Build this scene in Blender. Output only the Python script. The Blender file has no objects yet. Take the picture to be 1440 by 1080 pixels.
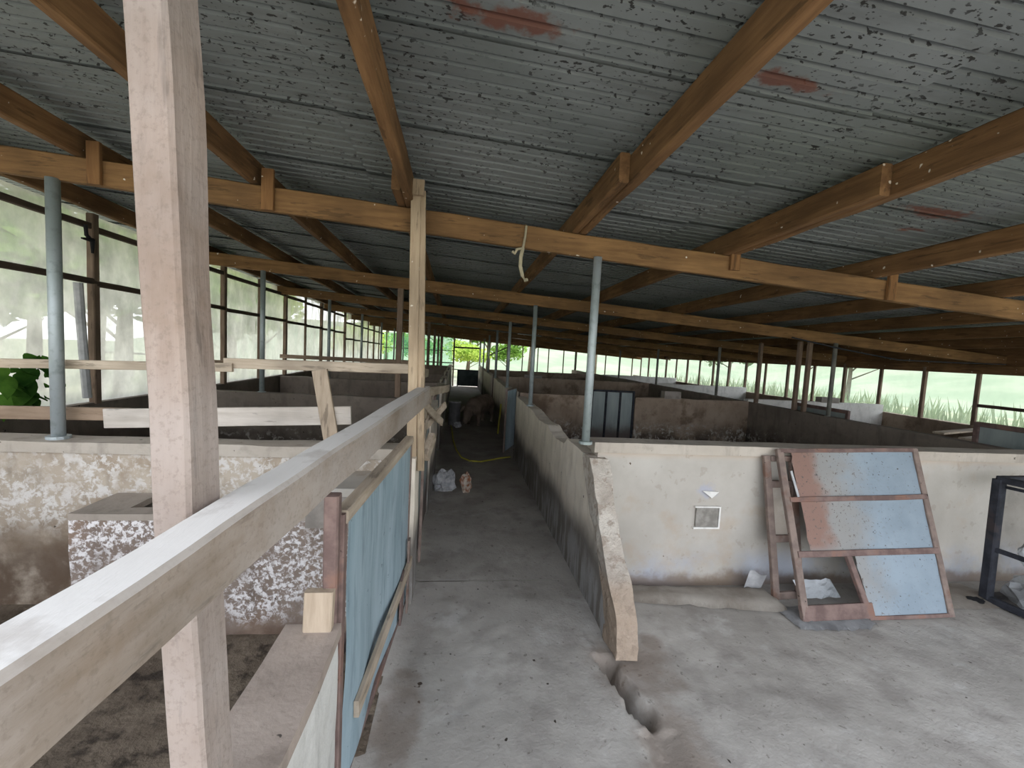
import bpy, bmesh, math, random
from mathutils import Vector, Matrix, noise as mnoise
random.seed(7)
SC = bpy.context.scene
COL = SC.collection

# ------------------------------------------------------------------ camera
F_PX, CAM_H = 610.0, 1.65
YAW, PITCH, ROLL = math.radians(7.287), math.radians(-4.2305), math.radians(3.09)
fwd = Vector((math.sin(YAW)*math.cos(PITCH), math.cos(YAW)*math.cos(PITCH), math.sin(PITCH)))
rt0 = Vector((math.cos(YAW), -math.sin(YAW), 0)); up0 = rt0.cross(fwd)
rt = rt0*math.cos(ROLL) + up0*math.sin(ROLL); up = up0*math.cos(ROLL) - rt0*math.sin(ROLL)
cd = bpy.data.cameras.new('camera'); cam = bpy.data.objects.new('camera', cd); COL.objects.link(cam)
cam.matrix_world = Matrix(((rt.x, up.x, -fwd.x, 0), (rt.y, up.y, -fwd.y, 0), (rt.z, up.z, -fwd.z, CAM_H), (0, 0, 0, 1)))
cd.sensor_width = 36; cd.lens = 36*F_PX/1440; cd.clip_start = 0.02; cd.clip_end = 500
SC.camera = cam

# ------------------------------------------------------------------ light: a bright hazy overcast sky, soft high sun behind cloud
w = bpy.data.worlds.new('world'); SC.world = w; w.use_nodes = True
nt = w.node_tree; nt.nodes.clear()
wo = nt.nodes.new('ShaderNodeOutputWorld'); bg = nt.nodes.new('ShaderNodeBackground')
tc = nt.nodes.new('ShaderNodeTexCoord'); sx = nt.nodes.new('ShaderNodeSeparateXYZ'); rp = nt.nodes.new('ShaderNodeValToRGB')
nt.links.new(tc.outputs['Generated'], sx.inputs[0]); nt.links.new(sx.outputs['Z'], rp.inputs[0])
rp.color_ramp.elements[0].color = (0.93, 0.96, 1.0, 1); rp.color_ramp.elements[1].color = (0.82, 0.91, 1.05, 1)
nt.links.new(rp.outputs[0], bg.inputs['Color']); bg.inputs['Strength'].default_value = 1.6
nt.links.new(bg.outputs[0], wo.inputs[0])
sd = bpy.data.lights.new('sun', 'SUN'); sd.energy = 3.4; sd.angle = math.radians(25); sd.color = (1, .96, .9)
so = bpy.data.objects.new('sun', sd); COL.objects.link(so); so.rotation_euler = Vector((-.30, -.34, -.89)).to_track_quat('-Z', 'Y').to_euler()
SC.cycles.diffuse_bounces = 8; SC.cycles.transparent_max_bounces = 32
SC.view_settings.view_transform = 'Standard'; SC.view_settings.look = 'None'
SC.view_settings.exposure = 1.2; SC.view_settings.gamma = 1; SC.view_settings.use_curve_mapping = False

# ------------------------------------------------------------------ materials
def lin(c):
    r = []
    for v in c[:3]:
        v /= 255.0
        r.append(v/12.92 if v <= .04045 else ((v+.055)/1.055)**2.4)
    return (r[0], r[1], r[2], 1)

class Mat:
    def __init__(s, name):
        s.m = bpy.data.materials.new(name); s.m.use_nodes = True
        s.t = s.m.node_tree; s.t.nodes.clear()
        s.pos = s.t.nodes.new('ShaderNodeNewGeometry').outputs['Position']
        sp = s.t.nodes.new('ShaderNodeSeparateXYZ'); s.t.links.new(s.pos, sp.inputs[0])
        s.x, s.y, s.z = sp.outputs
    def L(s, a, b): s.t.links.new(a, b)
    def put(s, inp, v):
        if hasattr(v, 'is_output'): s.L(v, inp)
        else: inp.default_value = v
    def math(s, op, a, b=0.0, clamp=False):
        n = s.t.nodes.new('ShaderNodeMath'); n.operation = op; n.use_clamp = clamp
        s.put(n.inputs[0], a); s.put(n.inputs[1], b); return n.outputs[0]
    def rng(s, v, a, b):
        n = s.t.nodes.new('ShaderNodeMapRange'); n.interpolation_type = 'SMOOTHSTEP'
        s.put(n.inputs['Value'], v)
        if a <= b:
            n.inputs['From Min'].default_value = a; n.inputs['From Max'].default_value = b
        else:
            n.inputs['From Min'].default_value = b; n.inputs['From Max'].default_value = a
            n.inputs['To Min'].default_value = 1; n.inputs['To Max'].default_value = 0
        return n.outputs['Result']
    def vec(s, stretch=(1, 1, 1), off=(0, 0, 0)):
        n = s.t.nodes.new('ShaderNodeMapping'); n.inputs['Scale'].default_value = stretch; n.inputs['Location'].default_value = off
        s.L(s.pos, n.inputs['Vector']); return n.outputs[0]
    def raw(s, scale, detail=5, rough=.6, stretch=(1, 1, 1), off=(0, 0, 0), dist=0):
        n = s.t.nodes.new('ShaderNodeTexNoise'); n.inputs['Scale'].default_value = scale
        n.inputs['Detail'].default_value = detail; n.inputs['Roughness'].default_value = rough; n.inputs['Distortion'].default_value = dist
        s.L(s.vec(stretch, off), n.inputs['Vector']); return n.outputs['Fac']
    def noise(s, scale, lo, hi, **k): return s.rng(s.raw(scale, **k), lo, hi)
    def vor(s, scale, lo, hi, stretch=(1, 1, 1), off=(0, 0, 0)):
        n = s.t.nodes.new('ShaderNodeTexVoronoi'); n.inputs['Scale'].default_value = scale
        s.L(s.vec(stretch, off), n.inputs['Vector']); return s.rng(n.outputs['Distance'], lo, hi)
    def zm(s, z0, z1, wob=.2, ws=3.0, axis='z', stretch=(1, 1, 1)):
        a = {'x': s.x, 'y': s.y, 'z': s.z}[axis]
        v = s.math('ADD', a, s.math('MULTIPLY', s.math('SUBTRACT', s.raw(ws, stretch=stretch), .5), wob*2))
        return s.rng(v, z0, z1)
    def spot(s, p, r, stretch=(1, 1, 1), wob=.6, ws=6):
        n = s.t.nodes.new('ShaderNodeVectorMath'); n.operation = 'DISTANCE'
        q = s.t.nodes.new('ShaderNodeVectorMath'); q.operation = 'MULTIPLY'; s.L(s.pos, q.inputs[0]); q.inputs[1].default_value = stretch
        s.L(q.outputs[0], n.inputs[0]); n.inputs[1].default_value = tuple(a*b for a, b in zip(p, stretch))
        d = s.math('ADD', n.outputs['Value'], s.math('MULTIPLY', s.math('SUBTRACT', s.raw(ws), .5), wob*2*r))
        return s.rng(d, r, r*.45)
    def mul(s, a, b): return s.math('MULTIPLY', a, b)
    def mx(s, a, b): return s.math('MAXIMUM', a, b)
    def inv(s, a): return s.math('SUBTRACT', 1.0, a)
    def mix(s, fac, a, b):
        n = s.t.nodes.new('ShaderNodeMix'); n.data_type = 'RGBA'; s.put(n.inputs[0], fac)
        s.put(n.inputs[6], a if hasattr(a, 'is_output') else lin(a)); s.put(n.inputs[7], b if hasattr(b, 'is_output') else lin(b))
        return n.outputs[2]
    def done(s, col, rough=.85, bump=None, metal=0.0, bstr=.5, bdist=.01, spec=.3):
        p = s.t.nodes.new('ShaderNodeBsdfPrincipled'); o = s.t.nodes.new('ShaderNodeOutputMaterial')
        s.put(p.inputs['Base Color'], col if hasattr(col, 'is_output') else lin(col))
        s.put(p.inputs['Roughness'], rough); s.put(p.inputs['Metallic'], metal); p.inputs['Specular IOR Level'].default_value = spec
        if bump is not None:
            b = s.t.nodes.new('ShaderNodeBump'); b.inputs['Strength'].default_value = bstr; b.inputs['Distance'].default_value = bdist
            s.L(bump, b.inputs['Height']); s.L(b.outputs[0], p.inputs['Normal'])
        s.L(p.outputs[0], o.inputs[0]); return s.m

def wood(name, c0, c1, axis, dust=None, toplight=None, dustz=None, spots=True, stain=None):
    m = Mat(name); st = {'x': (1.2, 14, 14), 'y': (14, 1.2, 14), 'z': (14, 14, 1.2)}[axis]
    g = m.raw(2.2, stretch=st, detail=6, rough=.65)
    col = m.mix(m.rng(g, .3, .7), c0, c1)
    big = m.noise(1.7, .35, .7, detail=3)
    dk = tuple(v*.62 for v in c0)
    col = m.mix(m.mul(big, .55), col, dk)
    col = m.mix(m.mul(m.noise(30, .58, .66, stretch=tuple(max(.15, v/14) for v in st)), .5), col, tuple(v*.5 for v in c0))
    if stain: col = m.mix(m.mul(m.noise(5, .5, .68, off=(3, 1, 2)), .7), col, stain)
    if dust: col = m.mix(m.mul(m.noise(2.5, .3, .65, off=(5, 2, 9)), .8), col, dust)
    if dust: col = m.mix(m.mul(m.noise(90, .5, .66, detail=5, rough=.7), .3), col, tuple(v*.72 for v in c0))
    if toplight:      # overhead light painted in as a paler colour on the upward face
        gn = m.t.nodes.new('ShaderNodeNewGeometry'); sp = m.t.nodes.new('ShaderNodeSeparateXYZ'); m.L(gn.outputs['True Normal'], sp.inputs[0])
        col = m.mix(m.mul(m.rng(sp.outputs[2], .6, .9), m.math('ADD', m.noise(6, .3, .6), .55, True)), col, toplight)
    if spots: col = m.mix(m.noise(24, .74, .78, detail=1, off=(1, 7, 3)), col, (215, 205, 190))
    return m.done(col, .85, m.math('ADD', g, m.mul(m.raw(40), .3)), bstr=.55, bdist=.006)

M = {}
M['rafter'] = wood('rafter_timber', (116, 86, 55), (144, 110, 72), 'x')
M['purlin'] = wood('purlin_timber', (108, 79, 51), (138, 104, 70), 'y')
M['cleat'] = wood('cleat_timber', (118, 84, 52), (142, 104, 66), 'z')
M['post'] = wood('pale_post_timber', (172, 150, 124), (198, 177, 150), 'z')
M['board_x'] = wood('pale_board', (182, 165, 145), (208, 192, 172), 'x', spots=False)
M['board_white'] = wood('whitewashed_board', (196, 186, 176), (216, 207, 198), 'x', spots=False)
M['board_brown'] = wood('dusty_brown_board', (150, 128, 108), (172, 150, 130), 'x', spots=False)
M['board_y'] = wood('weathered_board_y', (166, 150, 132), (192, 177, 160), 'y', spots=False)
M['board_z'] = wood('pale_slat', (170, 152, 132), (194, 176, 156), 'z', spots=False)
M['rail'] = wood('dusty_rail', (144, 127, 110), (166, 151, 138), 'y', dust=(166, 157, 151), stain=(118, 97, 76), toplight=(212, 207, 202), spots=False)  # pale top of the rail is light from above put into its colour
M['column'] = wood('dusty_column', (140, 122, 110), (158, 142, 131), 'z', dust=(156, 145, 139), stain=(118, 99, 84), spots=False)
M['wpost'] = wood('window_post_timber', (120, 101, 86), (146, 125, 108), 'z', spots=False)
M['wrail'] = wood('window_rail_timber', (72, 60, 52), (96, 82, 70), 'y', spots=False)

m = Mat('concrete_floor')
c = m.mix(m.noise(1.3, .3, .7), (152, 147, 141), (178, 173, 167))
c = m.mix(m.mul(m.noise(4, .45, .7, off=(2, 2, 0)), .6), c, (130, 124, 119))
c = m.mix(m.mul(m.noise(2.2, .56, .7, off=(8, 1, 0), detail=7), .7), c, (192, 189, 186))
c = m.mix(m.mul(m.noise(24, .62, .70, detail=4), .5), c, (72, 63, 54))
c = m.mix(m.noise(13, .73, .76, detail=2, off=(4, 0, 0)), c, (52, 44, 38))
brn = m.mx(m.mx(m.spot((1.02, 2.12, 0), .30), m.spot((1.0, 1.55, 0), .34, (1.6, .8, 1))), m.mx(m.spot((1.2, 2.3, 0), .10), m.spot((-.2, 1.85, 0), .2, (1.5, .5, 1))))
c = m.mix(m.mul(brn, .55), c, (112, 94, 80))
c = m.mix(m.mul(m.zm(3.6, 8.0, .8, 1.5, 'y'), .3), c, (118, 112, 108))
M['floor'] = m.done(c, .9, m.math('ADD', m.raw(9), m.mul(m.raw(60), .35)), bstr=.6, bdist=.012)

m = Mat('pen_dirt')
c = m.mix(m.noise(2.0, .35, .65), (84, 73, 62), (120, 107, 93))
c = m.mix(m.mul(m.noise(9, .5, .66), .8), c, (42, 35, 29)); c = m.mix(m.noise(22, .68, .73), c, (128, 114, 98))
M['dirt'] = m.done(c, .95, m.raw(14), bstr=.8, bdist=.03)

def plaster(name, hi, mid, dirt, z0=.05, z1=.45, flake=None, flz=None, fs=9, fl=(.5, .56), brown=None, dwob=.25):
    m = Mat(name)
    c = m.mix(m.noise(1.8, .3, .7), hi, mid)
    c = m.mix(m.mul(m.noise(11, .5, .7, off=(3, 3, 3)), .35), c, tuple(v*.8 for v in mid))
    c = m.mix(m.mul(m.noise(3, .52, .72, stretch=(3, 3, .6), off=(1, 5, 3)), .4), c, tuple(v*.72 for v in mid))
    if brown: c = m.mix(m.mul(m.noise(2.5, .5, .66, off=(9, 4, 1)), .8), c, brown)
    dm = m.mul(m.zm(z1, z0, dwob, 2.3), m.noise(5, .25, .55, off=(6, 1, 1)))
    c = m.mix(m.mul(dm, .9), c, dirt)
    if flake:
        fm = m.mul(m.noise(fs, fl[0], fl[1], detail=7, rough=.7, dist=.4), m.zm(flz[0], flz[1], .12, 3))
        fm = m.mul(fm, m.math('ADD', m.noise(3.4, .36, .56, off=(2, 6, 4), detail=5), .12, True))
        if len(flz) > 2: fm = m.mul(fm, m.zm(flz[3], flz[2], .1, 4))
        c = m.mix(fm, c, flake)
    c = m.mix(m.noise(26, .72, .76, detail=2, off=(2, 8, 5)), c, tuple(v*.5 for v in mid))
    return m.done(c, .92, m.math('ADD', m.raw(7), m.mul(m.raw(45), .4)), bstr=.55, bdist=.012)

# cream front wall: bluish wash low down, brown grime along its foot
m = Mat('cream_plaster')
c = m.mix(m.noise(1.6, .3, .7), (188, 183, 176), (170, 164, 156))
c = m.mix(m.mul(m.zm(.93, 1.0, .02), .5), c, (188, 164, 140))
c = m.mix(m.mul(m.noise(4, .5, .7, off=(3, 1, 7)), .4), c, (170, 150, 128))
c = m.mix(m.mul(m.mul(m.zm(.34, .12, .15, 3), m.noise(2.2, .38, .6, off=(4, 0, 2))), .7), c, (164, 172, 188))
c = m.mix(m.mul(m.zm(.13, .04, .1, 6), .75), c, (112, 92, 74))
c = m.mix(m.mul(m.spot((1.84, 2.85, .72), .1, (1, 1, 1.3), .8, 20), .5), c, (160, 166, 190))
c = m.mix(m.mul(m.noise(12, .62, .68, detail=3), .22), c, (132, 114, 98))
c = m.mix(m.noise(30, .75, .78, detail=2), c, (92, 78, 66))
M['cream'] = m.done(c, .92, m.math('ADD', m.raw(5), m.mul(m.raw(50), .3)), bstr=.4, bdist=.01)

# aisle side of the right-hand pens: cream top, black slurry stain climbing from the floor
m = Mat('stained_aisle_plaster')
c = m.mix(m.noise(2.2, .3, .7), (232, 222, 208), (214, 203, 189))
c = m.mix(m.mul(m.noise(5, .48, .68, stretch=(2, 2, .5)), .3), c, (160, 150, 138))
c = m.mix(m.mul(m.zm(.56, .32, .22, 1.0, stretch=(1, 1, .6)), .85), c, (84, 80, 78))
c = m.mix(m.mul(m.mul(m.zm(.42, .16, .2, 2.4), m.noise(4, .42, .6, stretch=(3, 3, .6))), .8), c, (164, 162, 162))
c = m.mix(m.noise(18, .68, .73), c, (60, 54, 50))
M['aisle'] = m.done(c, .92, m.math('ADD', m.raw(5), m.mul(m.raw(40), .3)), bstr=.55, bdist=.014)

m = Mat('broken_plaster_end')
c = m.mix(m.noise(6, .35, .65), (196, 188, 178), (174, 163, 152))
c = m.mix(m.mul(m.zm(.42, .3, .08, 6), .8), c, (158, 138, 120)); c = m.mix(m.mul(m.noise(14, .52, .62, detail=7), .6), c, (142, 126, 112))
M['brokenend'] = m.done(c, .95, m.math('ADD', m.raw(18), m.mul(m.raw(60), .4)), bstr=1, bdist=.02)

M['flaky'] = plaster('flaking_whitewash', (190, 178, 163), (166, 152, 136), (84, 66, 52), .2, .72, (208, 203, 198), (.38, .6), 22, (.46, .58), brown=(150, 132, 112))
M['trough'] = plaster('trough_whitewash', (140, 126, 116), (118, 104, 96), (92, 74, 62), .0, .16, (218, 214, 214), (.05, .16), 38, (.46, .58), brown=(132, 112, 98))
M['troughtop'] = plaster('trough_cement', (168, 158, 148), (150, 140, 130), (120, 108, 96), .0, .2)
M['darkwall'] = plaster('grimy_cement', (140, 129, 119), (118, 108, 99), (60, 53, 49), .3, .75, (150, 144, 138), (.2, .34, .5, .62), 13, (.53, .6))
M['pengrey'] = plaster('dusty_cement', (150, 138, 128), (128, 116, 107), (78, 67, 60), .2, .7)
M['backwall'] = plaster('brown_stained_plaster', (172, 155, 138), (146, 128, 112), (66, 58, 52), .2, .62, (178, 172, 164), (.16, .26, .44, .58), 14, (.5, .56), brown=(104, 86, 70))
M['white'] = plaster('white_limewash', (226, 224, 220), (208, 205, 200), (140, 130, 120), .0, .3)
M['lowwhite'] = plaster('thick_limewash', (214, 212, 208), (196, 193, 188), (142, 130, 118), .0, .3)
M['lowtop'] = plaster('worn_cement_top', (170, 156, 146), (148, 134, 124), (120, 104, 92), .0, .2)
M['coping'] = plaster('coping_cement', (190, 181, 170), (172, 162, 150), (120, 108, 96), .0, .2)

# underside of the roof sheets
m = Mat('galvanised_sheet')
c = m.mix(m.noise(1.1, .3, .7), (131, 136, 137), (111, 117, 117))
c = m.mix(m.mul(m.noise(.5, .45, .65, off=(3, 8, 0)), .6), c, (114, 121, 114))
c = m.mix(m.mul(m.noise(6, .5, .7, stretch=(.4, 2, 1)), .35), c, (88, 90, 90))
fl = m.mul(m.noise(48, .60, .64, detail=3, rough=.5, stretch=(.8, 1.2, 1)), m.noise(2.6, .36, .5, detail=4, off=(2, 5, 0)))
fl = m.mx(fl, m.noise(24, .71, .735, detail=3, off=(7, 3, 1)))
c = m.mix(m.mul(fl, .9), c, (36, 34, 33))
ru = m.mx(m.spot((.12, 1.44, 2.68), .13, (.55, 2.0, 1), 1.1, 16), m.mx(m.spot((1.07, 1.45, 2.63), .10, (.5, 2.2, 1), 1.2, 18), m.spot((2.6, 2.16, 2.54), .13, (.45, 2.0, 1), 1.1, 16)))
ru = m.mx(ru, m.noise(1.9, .69, .73, stretch=(.5, 1.6, 1), off=(11, 2, 0), detail=7))
c = m.mix(m.mul(ru, .85), c, (112, 70, 56))
M['sheet'] = m.done(c, .62, m.raw(20), metal=.15, bstr=.15, bdist=.004)

m = Mat('galvanised_pipe')
c = m.mix(m.noise(4, .35, .65, stretch=(1, 1, .4)), (150, 160, 158), (176, 184, 188)); c = m.mix(m.mul(m.noise(20, .5, .7), .4), c, (112, 122, 116))
M['pipe'] = m.done(c, .5, m.raw(40), metal=.35, bstr=.1)
m = Mat('dull_pipe')
c = m.mix(m.noise(4, .35, .65), (104, 104, 98), (132, 130, 122)); M['dullpipe'] = m.done(c, .7, metal=.1)

def rustmat(name, a=(100, 82, 78), b=(126, 106, 100), s=10, sp=(128, 94, 80)):
    m = Mat(name); c = m.mix(m.noise(s, .35, .65), a, b); c = m.mix(m.mul(m.noise(5, .54, .66), .7), c, sp)
    c = m.mix(m.noise(28, .68, .72), c, (52, 42, 38)); return m.done(c, .85, m.raw(60), bstr=.4, bdist=.004)
M['rust'] = rustmat('rusty_steel'); M['rustgrey'] = rustmat('grey_rusty_steel', (112, 98, 92), (134, 118, 110), 12, (110, 80, 66))
M['black'] = rustmat('black_steel', (38, 40, 46), (56, 58, 66), 10, (64, 54, 52))
m = Mat('blue_gate_sheet')
c = m.mix(m.noise(2.2, .3, .7, stretch=(3, 3, .5)), (140, 160, 170), (170, 187, 197)); c = m.mix(m.mul(m.noise(6, .52, .7, stretch=(3, 3, .4), off=(2, 4, 1)), .6), c, (106, 124, 134))
c = m.mix(m.noise(22, .69, .73, detail=3), c, (70, 84, 90)); M['blue'] = m.done(c, .6, m.raw(12), metal=.1, bstr=.25, bdist=.01)
m = Mat('grey_gate_sheet')
c = m.mix(m.noise(2.2, .3, .7, stretch=(3, 3, .5)), (132, 142, 142), (156, 164, 162)); c = m.mix(m.mul(m.zm(.55, .3, .15, 4), .8), c, (84, 64, 58))
M['greysheet'] = m.done(c, .7, m.raw(12), bstr=.2)
m = Mat('dark_gate_sheet'); c = m.mix(m.noise(3, .35, .65), (52, 66, 72), (78, 92, 98)); M['darksheet'] = m.done(c, .7)

# sheets of the leaning panel: rust eaten in from the left, pale bluish zinc to the right
m = Mat('leaning_panel_sheet')
c = m.mix(m.noise(3, .3, .7), (140, 153, 164), (126, 139, 150))
c = m.mix(m.mul(m.zm(3.05, 2.7, .25, 5, 'x'), .75), c, (140, 134, 127))
c = m.mix(m.mul(m.mul(m.zm(2.68, 2.52, .16, 6, 'x'), m.rng(m.z, .38, .46)), .9), c, (130, 98, 86))
c = m.mix(m.mul(m.noise(52, .6, .65, detail=4), m.math('ADD', m.zm(3.1, 2.6, .2, 3, 'x'), .25)), c, (98, 88, 82))
c = m.mix(m.noise(40, .70, .73, detail=2), c, (74, 72, 72))
M['panelsheet'] = m.done(c, .6, m.raw(16), bstr=.2, metal=.1)

def flat(name, c, rough=.8, c2=None, s=6, **k):
    m = Mat(name); col = m.mix(m.noise(s, .35, .65), c, c2 or tuple(v*.82 for v in c)); return m.done(col, rough, m.raw(30), bstr=.3, **k)
M['whiteplastic'] = flat('white_plastic_sack', (214, 218, 222), .5); M['paper'] = flat('old_paper', (186, 186, 188), .8)
M['greyplastic'] = flat('grey_plastic', (150, 152, 156), .5, (190, 190, 192), 20); M['yellow'] = flat('yellow_rope', (198, 190, 80), .7)
M['rope'] = flat('pale_rope', (176, 166, 140), .8); M['pig'] = flat('pig_skin', (150, 134, 122), .7, (112, 98, 88), 5)
M['matsack'] = flat('trodden_sack', (196, 189, 180), .95, (168, 158, 147), 4); M['orangeplastic'] = flat('printed_wrapper', (206, 196, 184), .6, (150, 92, 60), 22)
M['bucket'] = flat('grey_container', (128, 128, 130), .6); M['blackcloth'] = flat('black_cloth', (34, 34, 36), .95)
M['mortar'] = flat('grey_mortar', (150, 146, 140), .95, (124, 120, 114), 14); M['block'] = flat('cement_block', (158, 150, 142), .95)
m = Mat('grass_and_bare_earth'); c = m.mix(m.noise(.7, .35, .65), (100, 110, 84), (126, 130, 104)); e = m.mul(m.mul(m.rng(m.x, -9, -5), m.rng(m.x, 9.4, 8.4)), m.mul(m.rng(m.y, -9, -5), m.rng(m.y, 30, 24)))
c = m.mix(m.mul(m.noise(.9, .3, .5, off=(3, 3, 0)), e), c, (214, 206, 192)); M['grass'] = m.done(c, .95); M['trunk'] = flat('tree_bark', (112, 98, 84), .95)
M['farhill'] = flat('hillside', (98, 112, 90), .95, (116, 124, 104), .25)

def leafmat(name, a, b):
    m = Mat(name); c = m.mix(m.noise(3, .35, .65), a, b)
    d = m.t.nodes.new('ShaderNodeBsdfDiffuse'); t = m.t.nodes.new('ShaderNodeBsdfTranslucent'); x = m.t.nodes.new('ShaderNodeMixShader'); o = m.t.nodes.new('ShaderNodeOutputMaterial')
    x.inputs[0].default_value = .45
    for n in (d, t): m.L(c, n.inputs['Color'])
    m.L(d.outputs[0], x.inputs[1]); m.L(t.outputs[0], x.inputs[2]); m.L(x.outputs[0], o.inputs[0]); return m.m
M['palegrass'] = leafmat('pale_grass_blade', (112, 126, 94), (136, 146, 116)); M['leaf3'] = leafmat('pale_bush_leaf', (96, 114, 80), (120, 136, 100))
M['leaf'] = leafmat('green_leaf', (84, 122, 52), (128, 160, 78)); M['leaf2'] = leafmat('yellow_green_leaf', (132, 160, 66), (178, 196, 100)); M['leafdark'] = leafmat('dark_leaf', (46, 82, 36), (92, 132, 54))

def netmat(name, col, a0, a1):      # dusty translucent sheeting: lets light and blurred shapes through
    m = Mat(name)
    d = m.t.nodes.new('ShaderNodeBsdfDiffuse'); t = m.t.nodes.new('ShaderNodeBsdfTranslucent'); tr = m.t.nodes.new('ShaderNodeBsdfTransparent')
    x = m.t.nodes.new('ShaderNodeMixShader'); y = m.t.nodes.new('ShaderNodeMixShader'); o = m.t.nodes.new('ShaderNodeOutputMaterial')
    c = m.mix(m.noise(2.5, .35, .65), col, tuple(v*.86 for v in col))
    m.L(c, d.inputs['Color']); m.L(c, t.inputs['Color']); x.inputs[0].default_value = .75
    m.L(d.outputs[0], x.inputs[1]); m.L(t.outputs[0], x.inputs[2])
    f = m.math('ADD', m.mul(m.noise(3.2, .3, .7, stretch=(1, 1.6, .8), off=(1, 2, 8), detail=7), a1-a0), a0)
    m.L(f, y.inputs[0]); m.L(tr.outputs[0], y.inputs[1]); m.L(x.outputs[0], y.inputs[2]); m.L(y.outputs[0], o.inputs[0]); return m.m
M['net'] = netmat('dusty_sheeting', (222, 218, 210), .66, .93); M['netgreen'] = netmat('green_netting', (120, 190, 150), .4, .6)
M['mesh'] = netmat('dark_mesh', (110, 106, 104), .3, .5); M['netright'] = netmat('pale_sheeting', (196, 216, 198), .12, .25)

# ------------------------------------------------------------------ mesh helpers (everything is given in world metres)
def sh(v, a): return Vector((mnoise.noise(v*1.0+Vector((3.1, 0, 0))), mnoise.noise(v+Vector((0, 7.7, 0))), mnoise.noise(v+Vector((0, 0, 5.3)))))*a
def beam(bm, p0, p1, wd, ht, seg=None, jit=.002, ch=None, upv=None, taper=1.0):
    p0, p1 = Vector(p0), Vector(p1); d = (p1-p0); Ln = d.length; d.normalize()
    u = Vector(upv) if upv else (Vector((0, 0, 1)) if abs(d.z) < .8 else Vector((0, 1, 0)))
    s = d.cross(u).normalized(); u = s.cross(d)
    ch = min(wd, ht)*.12 if ch is None else ch; n = seg or max(1, min(40, int(Ln/.25)))
    a, b = wd/2, ht/2
    prof = [(-a+ch, -b), (a-ch, -b), (a, -b+ch), (a, b-ch), (a-ch, b), (-a+ch, b), (-a, b-ch), (-a, -b+ch)]
    rings = []
    for i in range(n+1):
        t = i/n; c0 = p0.lerp(p1, t); k = 1+(taper-1)*t
        rings.append([bm.verts.new(c0+s*x*k+u*y*k+sh((c0+s*x+u*y)*4.0, jit)) for x, y in prof])
    for i in range(n):
        for j in range(8):
            bm.faces.new((rings[i][j], rings[i][(j+1) % 8], rings[i+1][(j+1) % 8], rings[i+1][j]))
    bm.faces.new(rings[0][::-1]); bm.faces.new(rings[-1])
    return bm
def tube(bm, pts, r, sides=10, r1=None, cap=True):
    pts = [Vector(p) for p in pts]; n = len(pts); rings = []
    for i, p in enumerate(pts):
        d = (pts[min(i+1, n-1)]-pts[max(i-1, 0)]).normalized(); u = Vector((0, 0, 1)) if abs(d.z) < .9 else Vector((0, 1, 0))
        s = d.cross(u).normalized(); u = s.cross(d); rr = r+((r1-r)*i/(n-1) if r1 is not None else 0)
        rings.append([bm.verts.new(p+(s*math.cos(2*math.pi*j/sides)+u*math.sin(2*math.pi*j/sides))*rr) for j in range(sides)])
    for i in range(n-1):
        for j in range(sides):
            bm.faces.new((rings[i][j], rings[i][(j+1) % sides], rings[i+1][(j+1) % sides], rings[i+1][j]))
    if cap: bm.faces.new(rings[0][::-1]); bm.faces.new(rings[-1])
    return bm
def rough_box(bm, lo, hi, step=.12, jit=.008, topjit=0.0, freq=3.0):
    lo, hi = Vector(lo), Vector(hi); n = [max(1, min(60, int(round((hi[i]-lo[i])/step)))) for i in range(3)]
    cache = {}
    def v(i, j, k):
        key = (i, j, k)
        if key not in cache:
            p = Vector((lo.x+(hi.x-lo.x)*i/n[0], lo.y+(hi.y-lo.y)*j/n[1], lo.z+(hi.z-lo.z)*k/n[2]))
            o = sh(p*freq, jit)+sh(p*freq*4, jit*.35)
            if k == n[2] and topjit: o.z += (mnoise.noise(p*2.0)+.5*mnoise.noise(p*7))*topjit
            if k == 0: o.z = 0
            cache[key] = bm.verts.new(p+o)
        return cache[key]
    for i in range(n[0]):
        for j in range(n[1]):
            bm.faces.new((v(i, j, 0), v(i, j+1, 0), v(i+1, j+1, 0), v(i+1, j, 0))); K = n[2]
            bm.faces.new((v(i, j, K), v(i+1, j, K), v(i+1, j+1, K), v(i, j+1, K)))
    for i in range(n[0]):
        for k in range(n[2]):
            J = n[1]
            bm.faces.new((v(i, 0, k), v(i+1, 0, k), v(i+1, 0, k+1), v(i, 0, k+1))); bm.faces.new((v(i, J, k), v(i, J, k+1), v(i+1, J, k+1), v(i+1, J, k)))
    for j in range(n[1]):
        for k in range(n[2]):
            I = n[0]
            bm.faces.new((v(0, j, k), v(0, j, k+1), v(0, j+1, k+1), v(0, j+1, k))); bm.faces.new((v(I, j, k), v(I, j+1, k), v(I, j+1, k+1), v(I, j, k+1)))
    return bm
def grid(bm, fn, nu, nv):
    vs = [[bm.verts.new(fn(i/nu, j/nv)) for j in range(nv+1)] for i in range(nu+1)]
    for i in range(nu):
        for j in range(nv): bm.faces.new((vs[i][j], vs[i+1][j], vs[i+1][j+1], vs[i][j+1]))
    return bm
def B(): return bmesh.new()

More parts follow.
